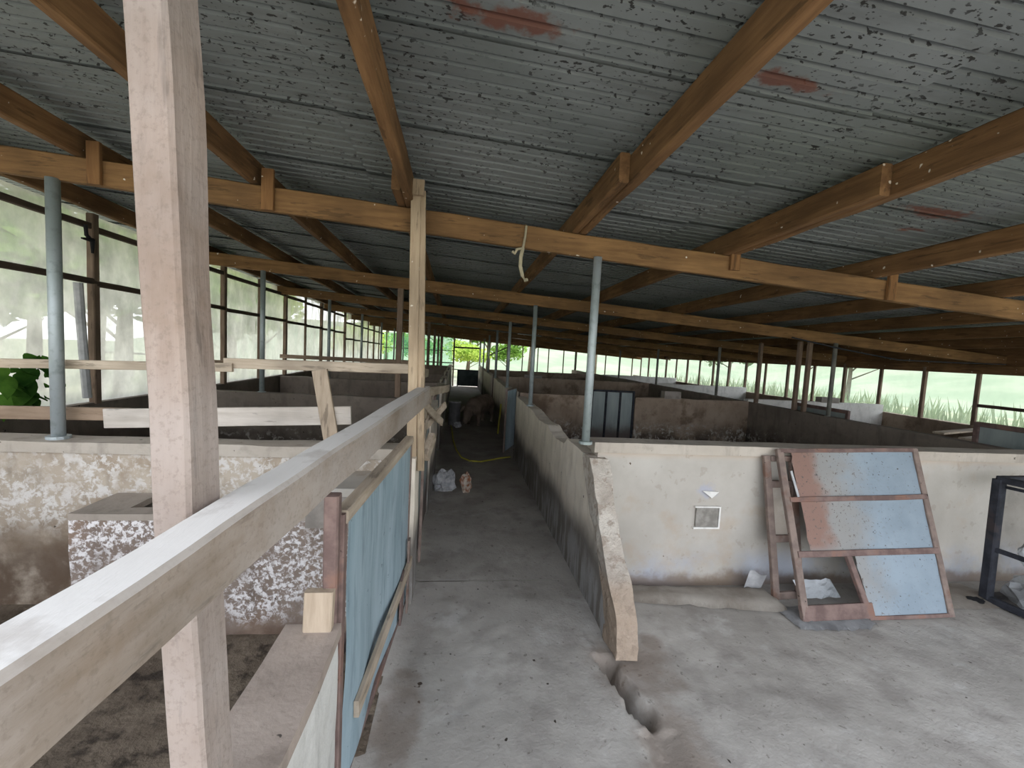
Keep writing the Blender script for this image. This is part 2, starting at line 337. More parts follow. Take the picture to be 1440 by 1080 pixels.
def obj(name, bm, mat, parent=None, smooth=False):
    me = bpy.data.meshes.new(name); bmesh.ops.recalc_face_normals(bm, faces=bm.faces[:])
    if parent is not None: org = WORLD[parent.name]
    else:
        xs = [v.co for v in bm.verts]
        lo = [min(c[i] for c in xs) for i in range(3)]; hi = [max(c[i] for c in xs) for i in range(3)]
        org = Vector(((lo[0]+hi[0])/2, (lo[1]+hi[1])/2, lo[2]))
    bmesh.ops.translate(bm, verts=bm.verts[:], vec=-org)
    bm.to_mesh(me); bm.free(); me.materials.append(M[mat])
    if smooth:
        for p in me.polygons: p.use_smooth = True
    o = bpy.data.objects.new(name, me); COL.objects.link(o)
    if parent is not None: o.parent = parent; WORLD[o.name] = org
    else: o.location = org; WORLD[o.name] = org
    return o
WORLD = {}
def thing(name, loc, label=None, cat=None, group=None, kind=None):
    o = bpy.data.objects.new(name, None); COL.objects.link(o); o.location = loc; o.empty_display_size = .1; WORLD[o.name] = Vector(loc)
    return tag(o, label, cat, group, kind)
def tag(o, label=None, cat=None, group=None, kind=None):
    for k, v in (('label', label), ('category', cat), ('group', group), ('kind', kind)):
        if v: o[k] = v
    return o
def struct(name, bm, mat, label=None, cat=None, parent=None, smooth=False):
    o = obj(name, bm, mat, parent, smooth)
    return tag(o, label, cat, None, 'structure') if parent is None else tag(o, label)
def box(lo, hi, **k): return rough_box(B(), lo, hi, **k)

# ------------------------------------------------------------------ the shed: levels
SL = .058
DS = .016
def raf_top(x, y=2.9): return 2.655-SL*(x+2.6)-DS*(y-2.9)
def raf_bot(x, y=2.9): return raf_top(x, y)-.145
RY = [2.9+2.72*k for k in range(7)]
PX = [-3.2, -2.22, -1.28, -.34, .80, 1.88, 3.02, 4.15, 5.25, 6.3, 7.3, 8.2]
YEND = 19.4

# ------------------------------------------------------------------ floor
def floor_h(x, y):
    p = Vector((x, y, 0)); h = .006*mnoise.noise(p*2.2)+.003*mnoise.noise(p*9)
    # broken hole and gully where the aisle slab has come away at the foot of the wall end
    if y > 1.72: cx = .86+(2.2-y)*.18; t = max(.16, min(1, max(0, (y-1.72)/.12)))*min(1, max(0, (2.22-y)/.06)); wd = .05+.03*mnoise.noise(Vector((y*11, x*6, 0)))
    else: cx = .945-(1.72-y)*.12; t = .16; wd = .09
    d = abs(x-cx)/wd
    e = .45 if x < cx else .9
    if d < .45+e: h -= .15*t*max(0, 1-max(0, d-.45)/e)
    if x > cx: h -= .014*min(1, max(0, (2.5-y)/.3))*math.exp(-(x-cx)/.6)
    return h
bm = B(); grid(bm, lambda u, v: Vector((-.36+u*6.0, .15+v*2.85, floor_h(-.36+u*6.0, .15+v*2.85))), 330, 210)
grid(bm, lambda u, v: Vector((-.36+u*1.46, 3.0+v*16.6, .004*mnoise.noise(Vector((u*3, v*20, 0))))), 12, 60)
grid(bm, lambda u, v: Vector((-3.3+u*12, -2.4+v*2.55, 0)), 8, 4)
struct('floor', bm, 'floor', 'worn grey concrete floor of the aisle and forecourt', 'floor', smooth=True)
for nm, lo, hi in (('floor_left_pens', (-3.25, .15), (-.3, YEND)), ('floor_right_pens', (1.0, 2.95), (8.3, YEND))):
    struct(nm, grid(B(), lambda u, v: Vector((lo[0]+(hi[0]-lo[0])*u, lo[1]+(hi[1]-lo[1])*v, -.002+.012*mnoise.noise(Vector((u*9, v*40, 1))))), 30, 110), 'dirt', 'dark trodden dirt floor of the pens', 'floor')

# ------------------------------------------------------------------ masonry: right-hand pens
wf = thing('wall_right_front', (.95, 2.97, 0), 'cream plastered pen wall facing the forecourt', 'wall', kind='structure')
obj('plaster_face', box((1.0, 2.89, 0), (5.6, 3.04, 1.0), step=.15, jit=.004), 'cream', wf)
obj('coping', box((.97, 2.872, .985), (5.6, 3.055, 1.055), step=.15, jit=.004, topjit=.006), 'coping', wf)
pt = obj('mortar_patch', box((1.765, 2.872, .455), (1.935, 2.9, .595), step=.05, jit=.004), 'mortar', wf)
for a, b_ in (((1.75, 2.868, .44), (1.95, 2.892, .452)), ((1.75, 2.868, .598), (1.95, 2.892, .607)), ((1.94, 2.868, .44), (1.952, 2.892, .607))):
    obj('mortar_rim', box(a, b_, step=.05, jit=.002), 'white', wf)
bm = B(); tri = [(1.80, .722), (1.925, .715), (1.875, .668)]
f = [bm.verts.new((x, 2.884, z)) for x, z in tri]; g = [bm.verts.new((x, 2.872, z)) for x, z in tri]
bm.faces.new(f); bm.faces.new(g[::-1])
for i in range(3): bm.faces.new((f[i], f[(i+1) % 3], g[(i+1) % 3], g[i]))
tag(obj('plaster_chip', bm, 'white', wf), 'white triangular chip of plaster')

# raked, broken end of the aisle wall and the wall itself
def slab_profile(prof, x0, x1, n=4, jit=.01):
    """solid with a side profile in (y,z), thickness x0..x1"""
    bm = B(); rows = []
    for i in range(n+1):
        x = x0+(x1-x0)*i/n
        rows.append([bm.verts.new(Vector((x, y, z))+(sh(Vector((x, y, z))*6, jit) if z > .01 else Vector((0, 0, 0)))) for y, z in prof])
    k = len(prof)
    for i in range(n):
        for j in range(k): bm.faces.new((rows[i][j], rows[i][(j+1) % k], rows[i+1][(j+1) % k], rows[i+1][j]))
    bm.faces.new(rows[0][::-1]); bm.faces.new(rows[-1]); bmesh.ops.triangulate(bm, faces=[f for f in bm.faces if len(f.verts) > 4]); return bm
wa = thing('wall_right_aisle', (1.0, 3.0, 0), 'stained pen wall running along the right of the aisle', 'wall', kind='structure')
def lerpk(key, v):
    for (a, b_), (c_, d_) in zip(key, key[1:]):
        if v <= c_: return b_+(d_-b_)*max(0, v-a)/(c_-a)
    return key[-1][1]
RAKE = [(0, 2.15), (.14, 2.17), (.26, 2.22), (.36, 2.32), (.44, 2.42), (.62, 2.56), (.78, 2.68), (.92, 2.78), (1.0, 2.84)]
def topz(y): return lerpk([(2.4, .955), (3.0, .955), (3.14, .90), (3.5, .87), (3.9, .93), (4.4, .91), (5.0, .95), (6.62, .97)], y)+.018*mnoise.noise(Vector((y*3.1, 1, 1)))+.008*mnoise.noise(Vector((y*11, 4, 1)))
def raked(x0, x1, d0, y1, step, jit):
    bm = rough_box(B(), (x0, 0, 0), (x1, 4.2, 1.0), step=step, jit=jit, freq=5)
    for v in bm.verts:
        yy = v.co.y/4.2; z = v.co.z*topz(2.4+4.2*max(0, min(1, yy))) ; ys = lerpk(RAKE, z)+d0; ye = y1 if y1 else lerpk(RAKE, z)+.22
        v.co.y = ys+(ye-ys)*yy; v.co.z = z if v.co.z > 1e-4 else 0
    return bm
obj('plaster_face', raked(.93, 1.06, .16, 6.62, .075, .007), 'aisle', wa)
bm = rough_box(B(), (.925, 0, 0), (1.05, .2, .955), step=.035, jit=.012, freq=9)
for v in bm.verts: v.co.y += lerpk(RAKE, v.co.z)
obj('broken_end', bm, 'brokenend', wa)
for a, b_, z in ((7.35, 11.0, .97), (11.9, 15.4, .96), (16.2, YEND, .95)):
    obj('plaster_face', box((.93, a, 0), (1.06, b_, z), step=.2, jit=.01, topjit=.025), 'aisle', wa)

def cross(name, x0, x1, y, h, mat, label, th=.13, **k):
    return struct(name, box((x0, y-th/2, 0), (x1, y+th/2, h), step=.16, jit=.007, topjit=.012, **k), mat, label, 'wall')
cross('wall_right_pen_back', 1.06, 2.28, 7.2, .98, 'backwall', 'brown stained cross wall between the right aisle wall and the triple panel gate')
cross('wall_right_pen_side', 3.08, 5.2, 7.2, .99, 'backwall', 'brown stained cross wall with flaking white band beyond the cream wall')
cross('wall_right_mid', 1.06, 5.2, 11.3, 1.0, 'backwall', 'brown cross wall two pens beyond the cream wall')
cross('wall_right_rear', 1.06, 5.2, 15.4, .98, 'backwall', 'brown cross wall three pens beyond the cream wall')
struct('wall_right_long', box((5.2, 3.04, 0), (5.33, YEND, .98), step=.2, jit=.006, topjit=.008), 'darkwall', 'long dark cement wall dividing the right-hand pens from the outer range', 'wall')
cross('wall_outer_white', 5.33, 8.15, 7.4, 1.02, 'white', 'white limewashed cross wall in the outer range with a block on top', freq=2)
cross('wall_outer_mid', 5.33, 8.15, 11.4, 1.0, 'white', 'white limewashed cross wall farther along the outer range')
cross('wall_outer_rear', 5.33, 8.15, 15.4, 1.0, 'white', 'white limewashed cross wall deepest in the outer range')
cross('wall_outer_near', 5.33, 8.15, 3.4, .96, 'pengrey', 'grey cross wall at the forecourt end of the outer range')
struct('wall_right', box((8.15, 3.0, 0), (8.28, YEND, .88), step=.25, jit=.006, topjit=.01), 'backwall', 'low brown outer wall under the openings beside the field', 'wall')

# ------------------------------------------------------------------ masonry: left-hand pens
wl = thing('wall_left_front', (-1.7, 2.87, 0), 'flaking whitewashed pen wall behind the feed trough', 'wall', kind='structure')
obj('plaster_face', box((-3.2, 2.8, 0), (-.36, 2.94, .93), step=.13, jit=.01), 'flaky', wl)
obj('coping', box((-3.2, 2.78, .925), (-.36, 2.96, .995), step=.13, jit=.006, topjit=.01), 'coping', wl)
pr = thing('masonry_pier', (-.6, 2.62, 0), 'cream topped masonry pier between the feed trough and the blue gate', 'pier', kind='structure')
obj('pier_body', box((-.79, 2.45, 0), (-.36, 2.8, .62), step=.09, jit=.006), 'trough', pr); obj('pier_head', box((-.795, 2.445, .62), (-.36, 2.8, .80), step=.09, jit=.005), 'block', pr); obj('pier_top', box((-.8, 2.44, .8), (-.36, 2.8, .845), step=.09, jit=.004), 'cream', pr)
tr = thing('feed_trough', (-1.38, 2.62, 0), 'concrete feed trough with flaking white front built against the left pen wall', 'trough')
obj('front_wall', box((-1.97, 2.46, 0), (-.79, 2.54, .66), step=.08, jit=.008, topjit=.008), 'trough', tr)
obj('end_wall', box((-1.97, 2.54, 0), (-1.88, 2.785, .66), step=.08, jit=.006, topjit=.008), 'trough', tr)
obj('trough_floor', box((-1.88, 2.54, 0), (-.79, 2.785, .34), step=.12, jit=.006), 'troughtop', tr)
obj('rim_slab', box((-1.97, 2.455, .655), (-1.74, 2.785, .69), step=.1, jit=.005), 'troughtop', tr)
obj('rim_lip', box((-1.74, 2.455, .655), (-.79, 2.555, .69), step=.1, jit=.005), 'troughtop', tr)
lw = thing('wall_low_near', (-.41, .7, 0), 'low white limewashed wall with worn cement top beside the blue gate', 'wall', kind='structure')
obj('limewashed_body', box((-.48, -.4, 0), (-.335, 1.36, .72), step=.08, jit=.01), 'lowwhite', lw)
obj('cement_top', box((-.50, -.4, .715), (-.33, 1.38, .76), step=.08, jit=.008, topjit=.01), 'lowtop', lw)
for i, y in enumerate((5.55, 8.3, 11.0, 13.7, 16.4)):
    cross('wall_left_cross_%d' % (i+1), -3.15, -.36, y, 1.0 if i == 0 else .99, 'pengrey' if i else 'darkwall',
          ['dark grimy cross wall one pen behind the whitewashed left wall', 'grey cross wall two pens behind the whitewashed left wall', 'grey cross wall three pens behind the whitewashed left wall', 'grey cross wall four pens behind the whitewashed left wall', 'grey cross wall five pens behind the whitewashed left wall'][i])
struct('wall_left', box((-3.32, -2.4, 0), (-3.18, YEND, 1.0), step=.25, jit=.006, topjit=.008), 'darkwall', 'low dark outer wall under the sheeted windows', 'wall')
la = thing('wall_left_aisle', (-.29, 10, 0), 'battered pen wall piers along the left of the aisle', 'wall', kind='structure')
for a, b_ in ((2.72, 3.0), (4.25, 5.75), (7.0, 8.5), (9.7, 11.2), (12.4, 13.9), (15.1, YEND)):
    obj('plaster_face', box((-.37, a, 0), (-.23, b_, .96), step=.15, jit=.01, topjit=.02), 'aisle', la)

# ------------------------------------------------------------------ roof timbers and sheets
ORD = ['first', 'second', 'third', 'fourth', 'fifth', 'sixth', 'seventh', 'eighth', 'ninth', 'tenth', 'eleventh', 'twelfth']
for k, y in enumerate(RY):
    bm = beam(B(), (-3.35, y, raf_bot(-3.35, y)+.0725), (8.45, y, raf_bot(8.45, y)+.0725), .05, .145, seg=40, jit=.008)
    lab = 'brown timber rafter with rope tied to it above the cream wall' if k == 0 else 'brown timber rafter, %s beyond the one with the rope' % ORD[k-1]
    tag(obj('rafter', bm, 'rafter'), lab, 'beam', 'rafters')
tag(obj('rafter', beam(B(), (-3.35, .18, raf_bot(-3.35, .18)+.0725), (8.45, .18, raf_bot(8.45, .18)+.0725), .05, .145, jit=.004), 'rafter'), 'brown timber rafter overhead at the open end of the shed', 'beam', 'rafters')
plab = {0: 'dark eave purlin along the top of the sheeted windows', 3: 'brown purlin ending at the pale wooden post', 4: 'brown purlin with a second timber lapped beside it', 5: 'brown purlin with a splice, next beyond the lapped one'}
for i, x in enumerate(PX):
    zc = raf_top(x)+.07
    def Z(y): return raf_top(x, y)+.077
    YN = .05
    r = thing('purlin', (x, 9, zc-.07), plab.get(i, 'brown timber purlin under the sheets, %s in from the sheeted windows' % ORD[i]), 'beam', 'purlins')
    yj = {3: 2.62, 4: 2.05, 5: 1.75}.get(i)
    if yj:
        obj('timber', beam(B(), (x, YN, Z(YN)), (x, 3.0, Z(3.0)), .055, .14, seg=24, jit=.006), 'purlin', r)
        obj('timber', beam(B(), (x-.056, yj, Z(yj)), (x-.056, 20.0, Z(20.0)), .05, .14, seg=40, jit=.006), 'purlin', r)
    else:
        obj('timber', beam(B(), (x, YN, Z(YN)), (x, 20.0, Z(20.0)), .055 if i else .07, .14, seg=40, jit=.005), 'purlin', r)
for x, cl_ in ((-2.17, 'beside the green-grey pipe post'), (-1.23, 'near the dusty column'), (3.08, 'farthest along towards the field side'), (1.83, 'between the pale pipe post and the field side')):
    z = raf_top(x)
    tag(obj('timber_cleat', beam(B(), (x+.05, 2.862, z-.15+(.05 if x == 1.83 else 0)), (x+.05, 2.862, z+.09), .07, .025, jit=.002), 'cleat'),
        'short timber cleat on the roped rafter, '+cl_, 'cleat', 'cleats on the rafter')

# corrugated sheets: one shared mesh per column of the roof, each sheet its own object
roof = thing('ceiling', (2.5, 9, 2.6), 'corrugated metal sheet roof seen from below', 'roof', kind='structure')
SW, NR = .66, 8; XB = [-3.95, -2.55, -.55, 1.45, 3.45, 5.45, 7.3, 8.8]
def sheet_mesh(x0, x1):
    bm = B(); pitch = SW/NR; pr_ = []
    for i in range(NR+3):
        y = i*pitch; pr_ += [(y, 0), (y+pitch*.68, 0), (y+pitch*.69, .036), (y+pitch*.97, .036)]
    pr_ = pr_[:-2]
    n = 8; rows = []
    for a in range(n+1):
        x = x0+(x1-x0)*a/n
        rows.append([bm.verts.new((x, y, -SL*x+z+.0025*mnoise.noise(Vector((x*2, y*4, x0))))) for y, z in pr_])
    for a in range(n):
        for j in range(len(pr_)-1): bm.faces.new((rows[a][j], rows[a+1][j], rows[a+1][j+1], rows[a][j+1]))
    me = bpy.data.meshes.new('roof_sheet'); bm.to_mesh(me); bm.free(); me.materials.append(M['sheet']); return me
ROOF0 = raf_top(0)+.152
for ci in range(len(XB)-1):
    me = sheet_mesh(XB[ci]-.06, XB[ci+1]+.06)
    for ri in range(-2, 28):
        o = bpy.data.objects.new('roof_sheet', me); COL.objects.link(o); o.parent = roof
        o.location = Vector((0, 1.53+ri*SW, ROOF0+.014*(ci % 2)+random.uniform(0, .002)-DS*(1.53+ri*SW-2.9)))-WORLD[roof.name]
        o.rotation_euler = (math.radians(-.917+1.45+random.uniform(-.1, .2)), random.uniform(-.0008, .0008), random.uniform(-.002, .002))

# ------------------------------------------------------------------ pipe and timber posts under the rafters
def pipe(x, y, z0, lab, grp, r=.026, mat='pipe', lean=0):
    t = thing('pipe_post', (x, y, z0), lab, 'post', grp)
    obj('pipe', tube(B(), [(x, y, z0), (x+lean*.5, y, (z0+raf_bot(x, y))/2), (x+lean, y, raf_bot(x, y)+.004)], r, 14), mat, t, True)
    bm = B(); tube(bm, [(x, y, z0), (x, y, z0+.02)], r*1.7, 12); obj('base_collar', bm, mat, t)
for k, y in enumerate(RY):
    pipe(-2.35, y-.02, .985, 'green-grey pipe post on the whitewashed left wall' if k == 0 else 'grey pipe post on the %s cross wall behind the whitewashed left wall' % ORD[k-1], 'pipe posts of the left pens', .034 if k == 0 else .028, 'pipe')
    pipe(.90 if k == 0 else .97, y-.03, 1.045 if k == 0 else .95, 'pale galvanised pipe post at the corner of the cream wall' if k == 0 else 'grey pipe post on the stained aisle wall, %s after the one at the cream corner' % ORD[k-1], 'pipe posts of the aisle wall', .028, 'pipe', lean=.0)
    if k: pipe(5.26, y-.1, .97, 'dull pipe post on the long dark wall', 'pipe posts of the long dark wall', .028, 'dullpipe')
for y in (5.98, 6.17, 7.05):
    t = tag(obj('timber_post', beam(B(), (5.27, y, .97), (5.27, y, raf_bot(5.27, y)+.05), .06, .06, jit=.003), 'wpost'), 'dark timber post on the long dark wall', 'post', 'timber posts of the long dark wall')
for k, y in enumerate(RY[1:]):
    tag(obj('timber_post', beam(B(), (-.74, y, 0.99 if k == 0 else 0), (-.74, y, raf_bot(-.74, y)), .07, .07, jit=.003), 'wpost'), 'brown timber post in the left pens under the %s rafter beyond the roped one' % ORD[k], 'post', 'timber posts of the left pens')

# pale post beside the aisle: two battens nailed side by side
pp = thing('wooden_post', (-.26, 2.79, .85), 'pale wooden post of two battens beside the aisle, reaching the roof', 'post')
obj('batten', beam(B(), (-.262, 2.775, .86), (-.298, 2.79, 2.645), .06, .035, jit=.003), 'post', pp)
obj('batten', beam(B(), (-.205, 2.79, .86), (-.262, 2.795, 2.60), .045, .03, jit=.003), 'post', pp)
obj('top_block', beam(B(), (-.285, 2.75, 2.56), (-.282, 2.75, 2.65), .075, .03, jit=.002), 'post', pp)
# big foreground column and rail
cl = B(); beam(cl, (-.424, .80, .755), (-.513, .80, raf_top(-.5, .8)+.05), .066, .076, seg=26, jit=.006, ch=.006, taper=1.08, upv=(.142, .99, 0))
tag(obj('timber_column', cl, 'column'), 'thick dusty pale timber column standing on the low wall', 'post')
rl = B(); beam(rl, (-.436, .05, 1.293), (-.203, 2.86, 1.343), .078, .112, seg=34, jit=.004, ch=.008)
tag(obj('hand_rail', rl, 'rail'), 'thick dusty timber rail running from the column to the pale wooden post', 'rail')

# boards nailed across the left front pen
tag(obj('fence_board', beam(B(), (-3.2, 2.965, 1.405), (-1.42, 2.965, 1.455), .025, .055), 'board_x'), 'narrow pale upper board running behind the column to the side windows', 'board')
tag(obj('fence_board', beam(B(), (-1.48, 2.985, 1.48), (-.24, 2.985, 1.50), .025, .065), 'board_x'), 'pale upper board ending at the wooden post', 'board')
tag(obj('fence_board', beam(B(), (-3.2, 2.975, 1.11), (-2.02, 2.975, 1.13), .025, .08), 'board_brown'), 'brown lower board fixed behind the green-grey pipe post', 'board')
tag(obj('fence_board', beam(B(), (-2.15, 2.95, 1.105), (-.68, 2.95, 1.175), .025, .12), 'board_white'), 'wide white painted lower board between the column and the leaning slat', 'board')
tag(obj('loose_batten', beam(B(), (-.79, 2.92, .99), (-.885, 2.945, 1.465), .095, .022, upv=(0, 1, 0)), 'board_z'), 'pale batten leaning against the wide white board', 'batten')
for y, x0, x1, z in ((5.575, -3.18, -.7, 1.33), (8.295, -3.18, -.7, 1.35)):
    tag(obj('fence_board', beam(B(), (x0, y, z), (x1, y, z), .025, .07), 'board_brown'), 'brown rail board above the %s cross wall of the left pens' % ('first' if y < 6 else 'second'), 'board', 'boards of the rear left pens')

# ------------------------------------------------------------------ the blue gate
GA, GB = Vector((-.355, 1.43, 0)), Vector((-.268, 2.66, 0))
def gpt(t, z, off=0): n = Vector((1, -.073, 0)).normalized(); p = GA.lerp(GB, t)+n*off; return Vector((p.x, p.y, z))
bg_ = thing('pen_gate', GA.lerp(GB, .5)+Vector((0, 0, .06)), 'blue sheet gate in a rusty frame standing ajar along the aisle', 'gate')
obj('hinge_stile', beam(B(), gpt(0, .06), gpt(0, 1.1), .035, .045, jit=.002), 'rust', bg_)
obj('latch_stile', beam(B(), gpt(1, .06), gpt(1, 1.08), .03, .05, jit=.002), 'rustgrey', bg_)
obj('top_rail', beam(B(), gpt(0, 1.085), gpt(1, 1.085), .05, .045, jit=.003), 'board_y', bg_)
obj('bottom_rail', beam(B(), gpt(0, .08), gpt(1, .08), .03, .04, jit=.002), 'rust', bg_)
obj('middle_rail', beam(B(), gpt(0, .55, -.02), gpt(1, .55, -.02), .02, .04, jit=.002), 'rust', bg_)
hs = [o for o in bg_.children if o.name.startswith('hinge_stile')][0]
for z in (.82, 1.02): obj('hinge', tube(B(), [gpt(-.012, z-.035, -.012), gpt(-.012, z+.035, -.012)], .012, 8), 'rustgrey', hs)
def gsh(u, v):
    t = .015+.965*u; z = .1+.965*v
    return gpt(t, z, .012+.010*mnoise.noise(Vector((t*3.5, z*2.5, 0)))+.008*math.sin(t*9+z))
obj('blue_sheet', grid(B(), gsh, 16, 16), 'blue', bg_, True)
obj('brace_slat', beam(B(), gpt(.10, .31, .035), gpt(.985, .33, .035), .02, .065, jit=.003), 'board_y', bg_)
obj('rust_plate', beam(B(), gpt(.80, .1, .03), gpt(.80, .36, .03), .012, .12, jit=.003, upv=(0, 1, 0)), 'rust', bg_)
obj('rust_plate', beam(B(), gpt(.93, .05, .035), gpt(.93, .5, .035), .012, .05, jit=.003, upv=(0, 1, 0)), 'rustgrey', bg_)
gp_ = thing('gate_post', (-.375, 1.385, .75), 'rusty hinge post with a pale wooden stub fixed on the end of the low wall', 'post')
obj('hinge_post', beam(B(), (-.37, 1.40, .74), (-.372, 1.40, 1.17), .045, .045, jit=.002), 'rust', gp_)
obj('wood_stub', beam(B(), (-.395, 1.355, .75), (-.395, 1.365, .875), .085, .035, jit=.002), 'board_z', gp_)
tag(obj('loose_board', beam(B(), (-.62, 2.84, 1.01), (-.285, 2.72, 1.25), .04, .03), 'board_x'), 'pale brace slat slanting up to the wooden post under the rail', 'slat')

# further gates along the left of the aisle, with slats nailed across
def side_gate(y0, y1, x, lab, mat, h=1.0, lean=0.0, grp=None):
    t = thing('pen_gate', (x, (y0+y1)/2, .05), lab, 'gate', grp)
    for y in (y0, y1): obj('stile', beam(B(), (x, y, .05), (x+lean, y, h), .035, .04, jit=.002), 'rustgrey', t)
    for z in (.07, .55, h-.02): obj('rail', beam(B(), (x+lean*z, y0, z), (x+lean*z, y1, z), .025, .035, jit=.002), 'rustgrey', t)
    obj('sheet', grid(B(), lambda u, v: Vector((x+.016+lean*v+.006*mnoise.noise(Vector((u*6, v*3, y0))), y0+.03+(y1-y0-.06)*u, .08+(h-.1)*v)), 10, 8), mat, t, True)
    return t
G1 = 'sheet metal gate with nailed slats just beyond the wooden post'
t = t0 = side_gate(3.05, 4.2, -.26, G1, 'greysheet', 1.02)
obj('slat', beam(B(), (-.225, 3.0, 1.22), (-.225, 3.9, .98), .018, .06, jit=.003), 'board_y', t)
obj('slat', beam(B(), (-.215, 3.1, .98), (-.215, 3.75, 1.22), .018, .05, jit=.003), 'board_y', t)
obj('slat', beam(B(), (-.22, 3.2, .05), (-.22, 3.2, .98), .02, .04, jit=.003), 'rustgrey', t)
obj('slat', beam(B(), (-.215, 3.02, .86), (-.215, 3.3, .9), .02, .09, jit=.004), 'board_y', t)
obj('slat', beam(B(), (-.25, 3.15, 1.27), (-.11, 3.7, 1.02), .02, .06, jit=.003), 'board_y', t0)
obj('slat', beam(B(), (-.25, 3.5, .99), (-.09, 3.8, 1.16), .02, .06, jit=.003), 'board_y', t0)
obj('slat', beam(B(), (-.24, 3.3, 1.31), (-.08, 4.2, 1.27), .03, .07, jit=.003), 'board_y', t0)
obj('nailed_block', beam(B(), (-.2, 3.05, .88), (-.16, 3.2, 1.0), .05, .08, jit=.004), 'board_y', t0)
tag(obj('fence_board', beam(B(), (-.27, 3.0, 1.47), (-.29, 4.3, 1.40), .03, .08), 'board_y'), 'short pale board slanting above the slatted gate', 'board')
for k, (a, b_) in enumerate(((5.85, 6.95), (8.55, 9.65), (11.25, 12.35), (13.95, 15.05))):
    side_gate(a, b_, -.28, 'rust framed grey gate farther along the left of the aisle', 'greysheet', 1.0, grp='left aisle gates')
t = thing('pen_gate', (.95, 6.95, .04), 'narrow blue gate standing ajar in the right aisle wall', 'gate')
ga, gb = Vector((.79, 6.80, 0)), Vector((1.0, 7.3, 0))
for q in (ga, gb): obj('stile', beam(B(), q+Vector((0, 0, .04)), q+Vector((0, 0, 1.05)), .03, .03, jit=.002), 'rustgrey', t)
for z in (.06, .55, 1.03): obj('rail', beam(B(), ga+Vector((0, 0, z)), gb+Vector((0, 0, z)), .025, .03, jit=.002), 'rustgrey', t)
obj('sheet', grid(B(), lambda u, v: ga.lerp(gb, u)+Vector((.018, -.012, .06+.97*v)), 6, 8), 'blue', t, True)
side_gate(11.05, 11.85, .99, 'grey sheet gate in the right aisle wall', 'greysheet', 1.0, grp='right aisle gates')
side_gate(15.45, 16.15, .99, 'grey sheet gate in the right aisle wall', 'greysheet', 1.0, grp='right aisle gates')

# three panel gate in the brown cross wall
t = thing('pen_gate', (2.68, 7.17, .03), 'grey three-panel gate with rusty lower half in the brown cross wall', 'gate')
for x in (2.31, 2.56, 2.81, 3.05): obj('stile', beam(B(), (x, 7.16, .03), (x, 7.16, 1.08), .035, .03, jit=.002), 'black', t)
for z in (.05, 1.07): obj('rail', beam(B(), (2.3, 7.16, z), (3.06, 7.16, z), .03, .03, jit=.002), 'black', t)
for x in (2.435, 2.685, 2.93): obj('sheet', box((x-.11, 7.165, .07), (x+.11, 7.175, 1.05), step=.2, jit=.002), 'greysheet', t)
# gates of the outer range, seen over the long dark wall
for a, b_, zz, lab in ((5.5, 6.45, 1.07, 'dark framed grey gate standing just behind the long dark wall near its pipe posts'), (3.05, 3.95, 1.17, 'dark framed grey gate behind the forecourt end of the long dark wall')):
    t = thing('outer_gate', (5.55, (a+b_)/2, 0), lab, 'gate')
    for y in (a, b_): obj('stile', beam(B(), (5.55, y, 0), (5.55, y, zz), .04, .05, jit=.002), 'rust', t)
    for z in (.1, .6, zz-.02): obj('rail', beam(B(), (5.55, a, z), (5.55, b_, z), .04, .05, jit=.002), 'rust', t)
    obj('sheet', box((5.55, a+.02, .1), (5.56, b_-.02, zz-.03), step=.3, jit=.003), 'greysheet', t)
# end of the aisle
t = thing('end_gate', (.5, YEND-.1, 0), 'dark sheet gate closing the far end of the aisle', 'gate')
for x in (.03, .95): obj('stile', beam(B(), (x, YEND-.1, 0), (x, YEND-.1, .74), .05, .05), 'black', t)
obj('rail', beam(B(), (.03, YEND-.1, .73), (.95, YEND-.1, .73), .04, .05), 'black', t); obj('sheet', box((.05, YEND-.1, .03), (.94, YEND-.08, .71), step=.2, jit=.004), 'darksheet', t)

# ------------------------------------------------------------------ left windows: posts, rails and dusty sheeting, bay by bay
WY = [2.15+1.07*k for k in range(17)]
for k in range(len(WY)-1):
    y0, y1 = WY[k], WY[k+1]; low = y0 > 12.5
    zt = raf_top(-3.2, y1)-.005; dz = DS*(y0-4.3); zu, zm_ = (2.52-dz, 2.05-dz) if not low else (2.36-dz, 1.9-dz)
    t = thing('window_%d' % (k+1), (-3.22, (y0+y1)/2, 1.0), 'bay of dusty translucent sheeting between timber posts on the left side', 'window', kind='structure')
    thick = k % 2 == 0
    obj('post', beam(B(), (-3.2, y0, .99), (-3.2, y0, zt), .06 if thick else .04, .07 if thick else .04, jit=.003), 'wpost', t)
    obj('upper_rail', beam(B(), (-3.2, y0, zu), (-3.2, y1, zu), .04, .05, jit=.003), 'wrail', t)
    obj('middle_rail', beam(B(), (-3.19, y0, zm_), (-3.19, y1, zm_), .04, .05, jit=.004), 'wrail', t)
    for a, b_, nm in ((.99, zm_, 'lower_sheeting'), (zm_, zu, 'middle_sheeting'), (zu, zt, 'upper_sheeting')):
        obj(nm, grid(B(), lambda u, v: Vector((-3.245+.012*mnoise.noise(Vector((u*3+k, v*3, a*5))), y0+(y1-y0)*u, a+(b_-a)*v)), 8, 6), 'net', t, True)
tag(obj('rolled_sheeting', tube(B(), [(-3.15, 4.14, 1.06), (-3.15, 4.12, 1.3), (-3.15, 4.09, 1.7), (-3.15, 4.07, 2.03)], .032, 8), 'paper'), 'pale roll of sheeting hanging beside a window post', 'sheeting')
bm = B(); tube(bm, [(-3.15, 4.22, 2.40), (-3.15, 4.16, 2.44), (-3.14, 4.14, 2.52)], .016, 6); tube(bm, [(-3.15, 4.22, 2.41), (-3.14, 4.1, 2.40)], .02, 6, .008); tube(bm, [(-3.15, 4.22, 2.42), (-3.15, 4.22, 2.30)], .02, 6, .01)
